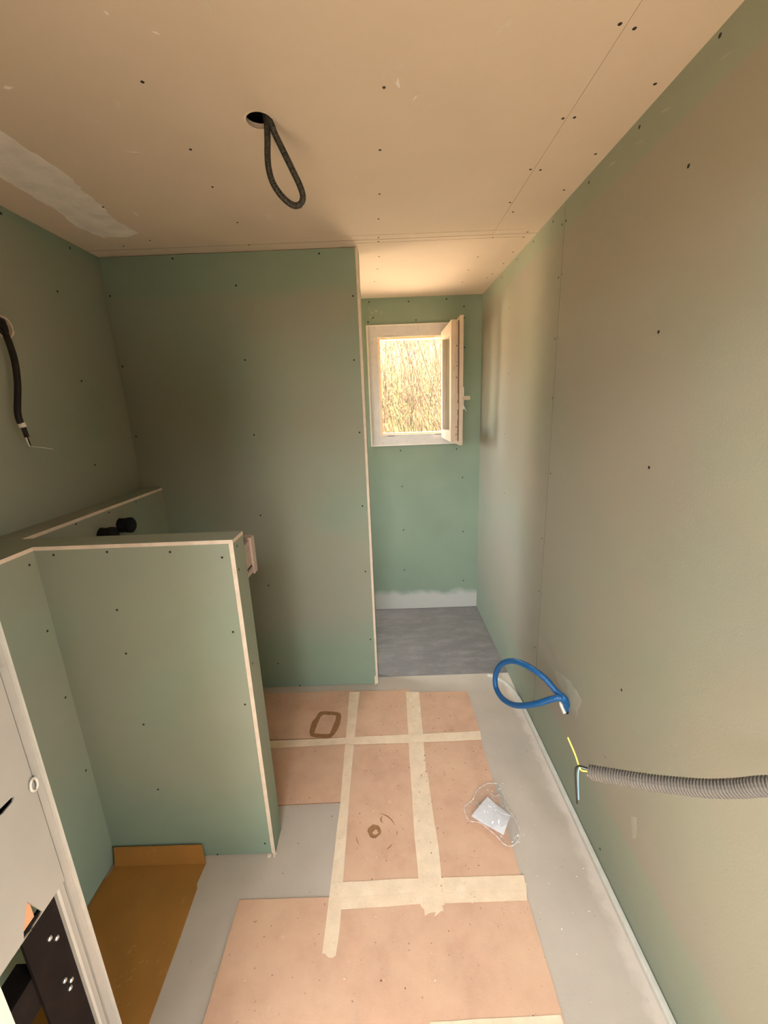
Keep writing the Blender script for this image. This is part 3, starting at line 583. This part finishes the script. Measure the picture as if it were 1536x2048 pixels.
def arc(parent, c, r, a0, a1, w):
    b = MB(); n = 10
    for k in range(n):
        A, A2 = (math.radians(a0 + (a1 - a0) * t / n) for t in (k, k + 1)); wk = w * math.sin(math.pi * (k + 0.5) / n)
        b.prism([(c[0] + (r + q) * math.cos(x), c[1] + (r + q) * math.sin(x), 0.0044) for x, q in ((A, -wk), (A2, -wk), (A2, wk), (A, wk))], (0, 0, 0.0006))
    b.build('scuff_mark', 'stain', parent)
C2 = (C1[0] + 0.010, C1[1] - 0.004)
arc(s_m2, C2, 0.078, 15, 82, 0.0024); arc(s_m2, C2, 0.080, -62, -38, 0.0022); arc(s_m2, C2, 0.083, -12, 2, 0.0016); arc(s_m2, (C1[0] + 0.042, C1[1] + 0.048), 0.016, 120, 250, 0.003)
arc(s_m2, C2, 0.086, 190, 215, 0.0016)

def tape(label, pts, z=0.0050, th=0.0006, ragged=(), seed=0):
    """A strip of masking tape given by its left and right edge points; slightly wavy edges."""
    random.seed(100 + seed); n = len(pts); out = []
    for k in range(n):
        a, b_ = Vector(pts[k]), Vector(pts[(k + 1) % n]); L = (b_ - a).length; c = max(1, int(L / (0.012 if k in ragged else 0.06)))
        for i in range(c):
            q = a.lerp(b_, i / c); jt = 0.007 if k in ragged else 0.0009
            out.append((q.x + random.uniform(-jt, jt), q.y + random.uniform(-jt, jt), z))
    o = MB().prism(out, (0, 0, th), 0, 1).build('masking_tape_strip', ['masking_tape', 'tape_edge'])
    return tag(o, label, 'tape', 'masking tape strips on the floor sheets')
tape('longest masking tape strip, from the partition foot down to a ragged lower end', [(-0.2665, 2.1559, 0.0050), (-0.2047, 2.1527, 0.0050), (-0.2123, 1.6844, 0.0050), (-0.2125, 1.3506, 0.0050), (-0.2090, 1.1075, 0.0050), (-0.2064, 0.9077, 0.0050), (-0.2584, 0.9139, 0.0050), (-0.2549, 1.0928, 0.0050), (-0.2513, 1.4194, 0.0050), (-0.2588, 1.8158, 0.0050)], ragged=(5,), seed=1)
tape('straight masking tape strip down the right side, beginning at the shower floor', [(0.0805, 2.1379, 0.0050), (0.1596, 2.1338, 0.0050), (0.1507, 1.7641, 0.0050), (0.1449, 1.5827, 0.0050), (0.1526, 1.2370, 0.0050), (0.1478, 1.0387, 0.0050), (0.0712, 1.0438, 0.0050), (0.0659, 1.2709, 0.0050), (0.0711, 1.7034, 0.0050)], ragged=(5,), seed=2)
tape('wider masking tape strip overlapping the lower half of the right-hand strip', [(0.0889, 1.5705, 0.0056), (0.1505, 1.5681, 0.0056), (0.1531, 1.3377, 0.0056), (0.1579, 1.2175, 0.0056), (0.1482, 1.0178, 0.0056), (0.0814, 1.0054, 0.0056), (0.0796, 1.2200, 0.0056)], z=0.0056, ragged=(4,), seed=3)
tape('cross tape strip left of the long tape, reaching behind the half wall', [(-0.7657, 1.7906, 0.0050), (-0.5008, 1.7925, 0.0050), (-0.2281, 1.7974, 0.0050), (-0.2301, 1.7544, 0.0050), (-0.4917, 1.7462, 0.0050), (-0.7491, 1.7379, 0.0050)], z=0.0062, seed=4)
tape('thin cross tape strip bridging both long tapes towards the right wall', [(-0.2359, 1.7965, 0.0062), (0.0828, 1.8028, 0.0062), (0.4563, 1.8101, 0.0062), (0.4500, 1.7498, 0.0062), (0.1049, 1.7452, 0.0062), (-0.2373, 1.7470, 0.0062)], z=0.0068, seed=5)
tape('upper of the two overlapping cross tapes above the widest sheet', [(-0.2502, 1.1148, 0.0056), (0.0007, 1.1206, 0.0056), (0.4566, 1.1205, 0.0056), (0.4536, 1.0849, 0.0056), (0.4506, 1.0709, 0.0056), (-0.0013, 1.0728, 0.0056), (-0.2442, 1.0642, 0.0056)], z=0.0057, seed=6)
tape('lower of the two overlapping cross tapes above the widest sheet', [(-0.2467, 1.0847, 0.0050), (-0.0006, 1.0888, 0.0050), (0.4588, 1.0947, 0.0050), (0.4422, 1.0410, 0.0050), (0.0850, 1.0404, 0.0050), (-0.2401, 1.0301, 0.0050)], z=0.0051, seed=7)
tape('torn crumpled tape scrap where the right strip meets the double cross tape', [(0.0824, 1.1046, 0.0065), (0.1247, 1.1066, 0.0065), (0.1480, 1.0649, 0.0065), (0.1503, 1.0201, 0.0065), (0.1188, 1.0038, 0.0065), (0.1046, 1.0286, 0.0065), (0.0759, 1.0193, 0.0065), (0.0650, 1.0520, 0.0065)], z=0.0066, ragged=(2, 3, 4, 5, 6), seed=8)
tape('masking tape strip at the very bottom edge, across the widest sheet', [(0.0704, 0.7576, 0.0050), (0.2695, 0.7611, 0.0050), (0.4419, 0.7633, 0.0050), (0.4438, 0.7382, 0.0050), (0.2621, 0.7345, 0.0050), (0.0674, 0.7311, 0.0050)], seed=9)

# brown cardboard in the corner, its far edge folded up against the half wall
cb = empty('cardboard_sheet', (-0.93, 0.9, 0), 'dark brown cardboard in the left corner with its edge folded up', 'cardboard')
random.seed(12)
edge = [(-0.752, 1.196), (-0.757, 1.13), (-0.749, 1.115), (-0.742, 0.95), (-0.738, 0.75), (-0.738, 0.712)]
MB().prism([(x, y, 0.0004) for x, y in edge] + [(-1.117, 0.712, 0.0004), (-1.119, 1.15, 0.0004), (-1.110, 1.165, 0.0004), (-1.108, 1.196, 0.0004)], (0, 0, 0.004)).build('base', 'cardboard', cb)
m = MB(); m.prism([(-1.106, 1.196, 0.0005), (-0.752, 1.196, 0.0005), (-0.764, 1.2135, 0.074), (-1.108, 1.2135, 0.074)], (0, 0.004, 0.001)); m.build('folded_flap', 'cardboard', cb)
for i in range(16):
    x = random.uniform(-0.90, -0.79); y = random.uniform(0.80, 0.96); L = random.uniform(0.006, 0.02); a = random.uniform(0.2, 1.5)
    MB().prism([(x, y, 0.0044), (x + L * math.cos(a), y + L * math.sin(a), 0.0044), (x + L * math.cos(a) + 0.0012, y + L * math.sin(a) - 0.001, 0.0044)], (0, 0, 0.0005)).build('scratch', 'cardboard_scuff', cb)

# clear plastic bag with a white paper
PA = [(0.4004, 1.4277, 0.0120), (0.3095, 1.3327, 0.0240), (0.4157, 1.2390, 0.0400), (0.4726, 1.3324, 0.0200)]
pap = MB(); a, b_, c, d = (Vector(p) for p in PA); nq = 6; vs = []
for i in range(nq + 1):
    for k in range(nq + 1):
        u, v_ = i / nq, k / nq; q = (a * (1 - u) + b_ * u) * (1 - v_) + (d * (1 - u) + c * u) * v_
        vs.append(q + Vector((0, 0, 0.004 * math.sin(3.1 * u) + 0.002 * math.sin(7 * v_ + 2))))
for dz in (0.0, 0.0008):
    pap.add([v + Vector((0, 0, dz)) for v in vs], [(i * (nq + 1) + k, (i + 1) * (nq + 1) + k, (i + 1) * (nq + 1) + k + 1, i * (nq + 1) + k + 1) for i in range(nq) for k in range(nq)])
tag(pap.build('paper_card', 'paper', smooth=True), 'blank white paper card inside the clear plastic bag', 'paper')
out = [(p[0], p[1]) for p in [(0.4181, 1.4981, 0.0100), (0.4688, 1.4910, 0.0100), (0.4744, 1.4315, 0.0100), (0.4657, 1.3716, 0.0100), (0.4888, 1.3228, 0.0100), (0.4895, 1.2612, 0.0100), (0.4537, 1.2237, 0.0100), (0.4186, 1.2249, 0.0100), (0.3889, 1.2606, 0.0100), (0.3393, 1.3068, 0.0100), (0.2985, 1.3292, 0.0100), (0.2905, 1.3845, 0.0100), (0.3321, 1.4177, 0.0100), (0.3647, 1.4648, 0.0100)]]
def inside(x, y):
    r = False; n = len(out)
    for i in range(n):
        (x1, y1), (x2, y2) = out[i], out[(i + 1) % n]
        if (y1 > y) != (y2 > y) and x < (x2 - x1) * (y - y1) / (y2 - y1) + x1: r = not r
    return r
x0 = min(p[0] for p in out); x1 = max(p[0] for p in out); y0 = min(p[1] for p in out); y1 = max(p[1] for p in out)
N = 46; bag = MB(); idx = {}
pc = (a + b_ + c + d) / 4
def bag_z(x, y, top):
    q = Vector((x * 26, y * 26, 3.1)); r = noise.noise(q) * 0.6 + (0.5 - abs(noise.noise(q * 1.7))) * 1.3
    dd = math.hypot(x - pc.x, y - pc.y)
    return (0.006 + 0.016 * r + 0.050 * math.exp(-(dd / 0.075) ** 2)) if top else 0.0052
for top in (1,):
    for i in range(N + 1):
        for k in range(N + 1):
            x = x0 + (x1 - x0) * i / N; y = y0 + (y1 - y0) * k / N
            bag.v.append((x, y, max(0.0054, bag_z(x, y, top)))); idx[i, k] = len(bag.v) - 1
    for i in range(N):
        for k in range(N):
            xm = x0 + (x1 - x0) * (i + 0.5) / N; ym = y0 + (y1 - y0) * (k + 0.5) / N
            if inside(xm, ym): bag.f.append((idx[i, k], idx[i + 1, k], idx[i + 1, k + 1], idx[i, k + 1])); bag.m.append(0)
bo = bag.build('plastic_bag', 'clear_film', smooth=True)
tag(bo, 'crumpled clear plastic bag lying by the grey strip on the right', 'bag')
bmx = bmesh.new(); bmx.from_mesh(bo.data); bmesh.ops.delete(bmx, geom=[v for v in bmx.verts if not v.link_faces], context='VERTS'); bmx.to_mesh(bo.data); bmx.free()

rimp = catmull([(x, y, max(0.0075, bag_z(x, y, 1) * 0.6)) for x, y in out + out[:1]], 0.006)
MB().tube(rimp, [0.0011 + 0.0007 * math.sin(i * 1.3) for i in range(len(rimp))], 6).build('edge_glint', 'film_glint', bo, smooth=True)  # white highlight along the bag outline, modelled as a thin tube
for i, (u0, u1) in enumerate((((0, 7)), ((12, 8)), ((4, 10)), ((2, 12)), ((5, 7)))):
    pa, pb = Vector((*out[u0], 0)), Vector((*out[u1], 0)); pts = []
    for k in range(9):
        q = pa.lerp(pb, 0.06 + 0.36 * k / 8); q.x += 0.004 * math.sin(k * 1.9 + i); pts.append((q.x, q.y, max(0.0075, bag_z(q.x, q.y, 1) + 0.0008)))
    MB().tube(pts, [0.0002 + 0.0010 * math.sin(math.pi * k / 8) for k in range(9)], 5).build('crease_glint', 'film_glint', bo, smooth=True)  # streak highlights on the wrinkles, modelled as thin whitish tubes

# crumbs and dust: nobody could count them
random.seed(21)
m = MB()
for mi, cnt in ((0, 120), (1, 80)):
    for k in range(cnt):
        if mi == 0:
            if k < 55: x, y = random.gauss(0.15, 0.12), random.uniform(1.5, 2.15)
            elif k < 85: x, y = random.gauss(0.135, 0.03), random.uniform(1.05, 1.8)
            else: x, y = random.uniform(-0.5, 0.44), random.uniform(0.5, 2.1)
        else:
            x, y = (random.uniform(0.46, 0.71), random.uniform(0.6, 2.0)) if k < 45 else (random.uniform(-0.5, 0.45), random.uniform(0.5, 2.1))
        if x < -0.45 and y > 1.1: continue
        r = random.uniform(0.0006, 0.0019); z = (0.0076 if abs(x - 0.125) < 0.035 else 0.0052) if x < 0.455 else 0.0002
        m.prism([(x + r * p * 1.5, y + r * q, z) for p, q in circle(0, 0, 1, 5, 0.4, random.random())], (0, 0, r * 0.8), mi)
tag(m.build('floor_debris', ['dirt', 'chip']), 'tiny dirt specks and pale plaster crumbs scattered over the floor', 'debris', kind='stuff')

# ------------------------------------------------------------------ conduits and cables
ct = ribbed([(-0.29, 1.325, 2.50), (-0.281, 1.322, 2.455)] + [(-0.2822, 1.3200, 2.4114), (-0.2865, 1.3200, 2.3718), (-0.2862, 1.3200, 2.3370), (-0.2773, 1.3200, 2.3038), (-0.2555, 1.3200, 2.2721), (-0.2295, 1.3200, 2.2519), (-0.2085, 1.3200, 2.2523), (-0.1985, 1.3200, 2.2700), (-0.2045, 1.3200, 2.2965), (-0.2217, 1.3200, 2.3347), (-0.2422, 1.3200, 2.3782), (-0.2596, 1.3180, 2.4152), (-0.2676, 1.3160, 2.4367)] + [(-0.285, 1.318, 2.475), (-0.31, 1.32, 2.51)], 0.0088, 0.0045, 0.16)
tag(ct.build('ceiling_conduit', 'conduit_dark', smooth=True), 'dark corrugated conduit looping down from the round hole in the ceiling', 'conduit')

bc = empty('blue_conduit', (XR, 1.505, 0.40), 'bright blue conduit loop sticking out low from the right wall', 'conduit')
loop = [(XR + 0.05, 1.495, 0.385), (XR + 0.01, 1.498, 0.395)] + [(0.7220, 1.4646, 0.4760), (0.7000, 1.5001, 0.4883), (0.6700, 1.5379, 0.5183), (0.6350, 1.5880, 0.5314), (0.6000, 1.6567, 0.5208), (0.5750, 1.7369, 0.4772), (0.5550, 1.8204, 0.3972), (0.5450, 1.8672, 0.3014), (0.5450, 1.8505, 0.2407), (0.5550, 1.7739, 0.2373), (0.5750, 1.6717, 0.2826), (0.6000, 1.5779, 0.3542), (0.6350, 1.5109, 0.4215), (0.6750, 1.4772, 0.4677), (0.7050, 1.4651, 0.4813), (0.7280, 1.4703, 0.4563)] + [(XR + 0.01, 1.508, 0.412), (XR + 0.05, 1.51, 0.41)]
ribbed(loop, 0.0135, 0.0050, 0.05).build('loop', 'conduit_blue', bc, smooth=True)
MB().tube(catmull([(XR + 0.02, 1.515, 0.385)] + [(0.7350, 1.5195, 0.4129), (0.7380, 1.5028, 0.3933), (0.7420, 1.4848, 0.3803)], 0.006), 0.008, 10).build('inner_pipe', 'pvc_white', bc, smooth=True)

gc = empty('grey_conduit', (XR, 0.355, 1.21), 'grey corrugated conduit with bare wires hanging in from the right edge', 'conduit')
gpts = [(XR + 0.04, 0.350, 1.215), (XR, 0.355, 1.214), (0.705, 0.378, 1.205), (0.660, 0.420, 1.172), (0.622, 0.478, 1.128)] + [(0.5964, 0.5217, 1.0840), (0.5808, 0.5489, 1.0498), (0.5570, 0.5768, 1.0181), (0.5316, 0.6100, 0.9874), (0.5005, 0.6439, 0.9592), (0.4664, 0.6828, 0.9304), (0.4401, 0.7089, 0.9123), (0.4258, 0.7222, 0.9040)]
ribbed(gpts, 0.0152, 0.0058, 0.24, 14).build('tube', 'conduit_grey', gc)
e = Vector([(0.4258, 0.7222, 0.9040)][0])
MB().tube(catmull([(0.4357, 0.7197, 0.9022), (0.4194, 0.7268, 0.9020), (0.4096, 0.7272, 0.9035), (0.4044, 0.7297, 0.9133), (0.3988, 0.7404, 0.9350), (0.3847, 0.7549, 0.9714)], 0.006), 0.0018, 8).build('yellow_wire', 'wire_yellow', gc, smooth=True)
MB().tube(catmull([(0.4358, 0.7208, 0.9064), (0.4196, 0.7282, 0.9074), (0.4087, 0.7291, 0.9110), (0.4030, 0.7275, 0.9048), (0.4033, 0.7260, 0.8790), (0.4027, 0.7149, 0.8360)], 0.006), 0.0018, 8).build('blue_wire', 'wire_blue', gc, smooth=True)
MB().tube(catmull([(0.4344, 0.7190, 0.9112), (0.4161, 0.7264, 0.9122), (0.4000, 0.7256, 0.9177), (0.3942, 0.7235, 0.9094), (0.3955, 0.7220, 0.8837), (0.3969, 0.7087, 0.8323)], 0.006), 0.0018, 8).build('black_wire', 'cable_black', gc, smooth=True)
MB().tube(catmull([(0.4355, 0.7189, 0.8990), (0.4243, 0.7222, 0.8959), (0.4190, 0.7241, 0.8914)], 0.004), 0.0022, 8).build('brown_wire', 'wire_copper', gc, smooth=True)
MB().tube(catmull([(0.4359, 0.7217, 0.9096), (0.4259, 0.7258, 0.9097), (0.4220, 0.7290, 0.9105)], 0.004), 0.0018, 8).build('white_wire', 'chip', gc, smooth=True)

lc = empty('black_cable', (XL, 1.592, 2.025), 'black cable hanging from the hole in the dark left wall, wire end bare', 'cable')
cp = [(XL - 0.05, 1.592, 2.03), (XL - 0.005, 1.592, 2.028)] + [(-1.3250, 1.5624, 2.0368), (-1.3050, 1.5393, 2.0012), (-1.2900, 1.5298, 1.9538), (-1.2800, 1.5206, 1.8948), (-1.2750, 1.5044, 1.8268), (-1.2720, 1.4829, 1.7671), (-1.2700, 1.4693, 1.7298), (-1.2680, 1.4649, 1.7027), (-1.2660, 1.4655, 1.6855)]
ribbed(cp, 0.0105, 0.006, 0.03).build('sheath', 'cable_black', lc, smooth=True)
MB().tube([(-1.2660, 1.4670, 1.6906), (-1.2660, 1.4705, 1.6750)], 0.0112, 12).build('white_band', 'chip', lc, smooth=True)
MB().tube([(-1.2660, 1.4710, 1.6767), (-1.2660, 1.4765, 1.6398)], 0.0078, 12).build('inner_cable', 'cable_black', lc, smooth=True)
MB().tube(catmull([(-1.2660, 1.4771, 1.6415), (-1.2660, 1.4806, 1.6254), (-1.2660, 1.4827, 1.6039)], 0.005), 0.0020, 8).build('black_wire', 'cable_black', lc)
MB().tube(catmull([(-1.2660, 1.4724, 1.6401), (-1.2660, 1.4744, 1.6189), (-1.2660, 1.4790, 1.6060)], 0.005), 0.0018, 8).build('grey_wire', 'chip', lc)
MB().tube(catmull([(-1.2660, 1.4832, 1.6057), (-1.2620, 1.5249, 1.5979), (-1.2550, 1.5673, 1.5879)], 0.006), 0.0013, 6).build('bare_wire', 'steel_light', lc)

# ------------------------------------------------------------------ installation frame at the lower left
XF = -0.745
fr = empty('plumbing_unit', (XF - 0.05, 0.55, 0), 'light grey panel unit with white posts and a black steel plate at lower left', 'unit')
MB().box((XF - 0.030, 0.699, 0.0), (XF + 0.003, 0.7035, 1.36)).build('post_flange', 'steel_light', fr)
MB().box((XF - 0.060, 0.683, 0.0), (XF - 0.005, 0.6985, 1.36)).build('post', 'steel_mid', fr)
MB().box((XF - 0.055, 0.665, 0.0), (XF - 0.010, 0.6815, 0.703)).build('inner_post', 'panel_grey', fr)
MB().box((XF - 0.014, 0.6575, 0.0), (XF - 0.004, 0.6645, 0.703)).build('post_lip', 'steel_light', fr)
def P2(q): return (q[1], q[2])
slot_a = [P2(q) for q in [(-0.7450, 0.5778, 1.0008), (-0.7450, 0.5907, 0.9847), (-0.7450, 0.6075, 0.9793), (-0.7450, 0.6287, 0.9817), (-0.7450, 0.6339, 0.9878), (-0.7450, 0.6284, 0.9917), (-0.7450, 0.6053, 0.9928), (-0.7450, 0.5813, 1.0059)]]
slot_b = [P2(q) for q in [(-0.7450, 0.6601, 1.2762), (-0.7450, 0.6807, 1.2578), (-0.7450, 0.6908, 1.2421), (-0.7450, 0.6862, 1.2410), (-0.7450, 0.6763, 1.2501), (-0.7450, 0.6570, 1.2658)]]
hole_c = [P2(q) for q in [(-0.7450, 0.5971, 0.7678), (-0.7450, 0.6164, 0.7097), (-0.7450, 0.6101, 0.7059), (-0.7450, 0.5951, 0.7057), (-0.7450, 0.5869, 0.7029), (-0.7450, 0.5806, 0.7056), (-0.7450, 0.5712, 0.7055), (-0.7450, 0.5759, 0.7250)]]
board('cover_panel', 0, XF, XF - 0.003, 0.26, 0.677, 0.704, 1.36, 'panel_grey', fr, holes=[slot_a, slot_b, hole_c], edge='panel_grey')
MB().box((XF - 0.09, 0.30, 0.715), (XF - 0.030, 0.662, 1.34)).build('cistern', 'steel_black', fr)
MB().box((XF - 0.028, 0.560, 0.712), (XF - 0.007, 0.606, 0.80)).build('wood_block', 'block_orange', fr)
m = MB(); q = [(-0.7440, 0.6732, 0.9742)][0]
pathr = [(XF + 0.003, q[1] + 0.008 * math.cos(t * math.pi / 8), q[2] + 0.014 * math.sin(t * math.pi / 8)) for t in range(17)]
m.tube(pathr, 0.0028, 8, caps=False); m.build('eyelet', 'steel_light', fr, smooth=True)
XK = -0.757
MB().box((XK - 0.006, 0.575, 0.0), (XK, 0.6570, 0.703)).build('steel_plate', 'steel_black', fr)
MB().box((XK - 0.06, 0.30, 0.50), (XK - 0.008, 0.60, 0.585)).build('cross_bar', 'steel_black', fr)
for q in [(-0.7570, 0.6213, 0.6208), (-0.7570, 0.6341, 0.5995), (-0.7570, 0.6223, 0.4865), (-0.7570, 0.6347, 0.4634), (-0.7570, 0.6277, 0.4508)]:
    MB().tube([(XK - 0.001, q[1], q[2]), (XK + 0.004, q[1], q[2]), (XK + 0.006, q[1], q[2])], [0.0055, 0.0055, 0.0035], 6).build('bolt', 'bolt', fr)
MB().box((XF - 0.05, 0.490, 0.0), (XF + 0.0, 0.514, 0.69)).build('near_post', 'pvc_white', fr)
MB().box((XF - 0.05, 0.484, 0.0), (XF - 0.045, 0.520, 0.69)).build('near_post_web', 'pvc_white', fr)

# ------------------------------------------------------------------ outside the window: overgrown bank with dry canes
bank = MB(); nx, ny = 60, 16; random.seed(31)
vs = []
for i in range(nx + 1):
    for k in range(ny + 1):
        x = -16 + 33 * i / nx; t = k / ny; y = 5.2 + 3.2 * t; z = -0.4 + 3.9 * t ** 0.7
        vs.append((x, y + 0.25 * noise.noise(Vector((x * 1.3, t * 5, 0))), z))
bank.add(vs, [(i * (ny + 1) + k, (i + 1) * (ny + 1) + k, (i + 1) * (ny + 1) + k + 1, i * (ny + 1) + k + 1) for i in range(nx) for k in range(ny)])
tag(bank.build('ground_bank', 'bank', smooth=True), 'overgrown bank of dry yellow grass outside the window', 'ground', kind='structure')
sl = MB(); vs = []  # slope added out of view to bounce sunlight onto the ceiling
for i in range(41):
    for k in range(9):
        x = -10 + 20 * i / 40; t = k / 8; vs.append((x, 3.45 + 2.10 * t, -0.35 + 1.60 * t ** 2 + 0.04 * noise.noise(Vector((x * 2, t * 6, 1)))))
sl.add(vs, [(i * 9 + k, (i + 1) * 9 + k, (i + 1) * 9 + k + 1, i * 9 + k + 1) for i in range(40) for k in range(8)])
tag(sl.build('ground_bounce_slope', 'bounce_pale', smooth=True), 'unseen pale slope added below the overgrown bank to bounce sunlight inside', 'ground', kind='structure')
m = MB(); random.seed(33)
for k in range(900):
    x = random.uniform(-3.0, 3.8); y = random.uniform(5.55, 6.6); L = random.uniform(0.9, 1.9); lean = random.gauss(-0.05, 0.20); ly = random.gauss(0.05, 0.1); z = 0.9 + (y - 5.5) * 1.2
    r = random.uniform(0.0025, 0.006); bend = random.uniform(-0.2, 0.2)
    m.tube([(x, y, z - 0.4), (x + lean * L * 0.5, y + ly * L * 0.5, z + L * 0.5), (x + lean * L + bend, y + ly * L, z + L)], [r, r * 0.8, r * 0.35], 4, caps=False)
for k in range(9000):
    x = random.uniform(-3.0, 3.8); y = random.uniform(5.5, 6.8); z = random.uniform(1.0, 3.2); a = random.gauss(1.3, 0.6); L = random.uniform(0.04, 0.16); w = random.uniform(0.003, 0.008); dy = random.uniform(-0.04, 0.04)
    c, s_ = math.cos(a), math.sin(a)
    m.add([(x - s_ * w, y, z + c * w), (x + s_ * w, y, z - c * w), (x + c * L, y + dy, z + s_ * L)], [(0, 1, 2)], 1)
for x0_, x1_ in ((0.05, 0.62), (0.12, 0.78), (0.55, 0.95), (0.75, 0.82), (0.98, 0.86), (0.30, 0.92), (0.9, 0.95)):
    m.tube([(x1_ + 0.12, 5.45, 1.0), ((x0_ + x1_) / 2 + 0.05, 5.42, 1.9), (x0_, 5.40, 3.0)], [0.010, 0.008, 0.005], 6, caps=False)
tag(m.build('dry_thicket', ['cane', 'leaf']), 'thicket of thin dry canes and yellow leaves outside the window', 'plants', kind='stuff')
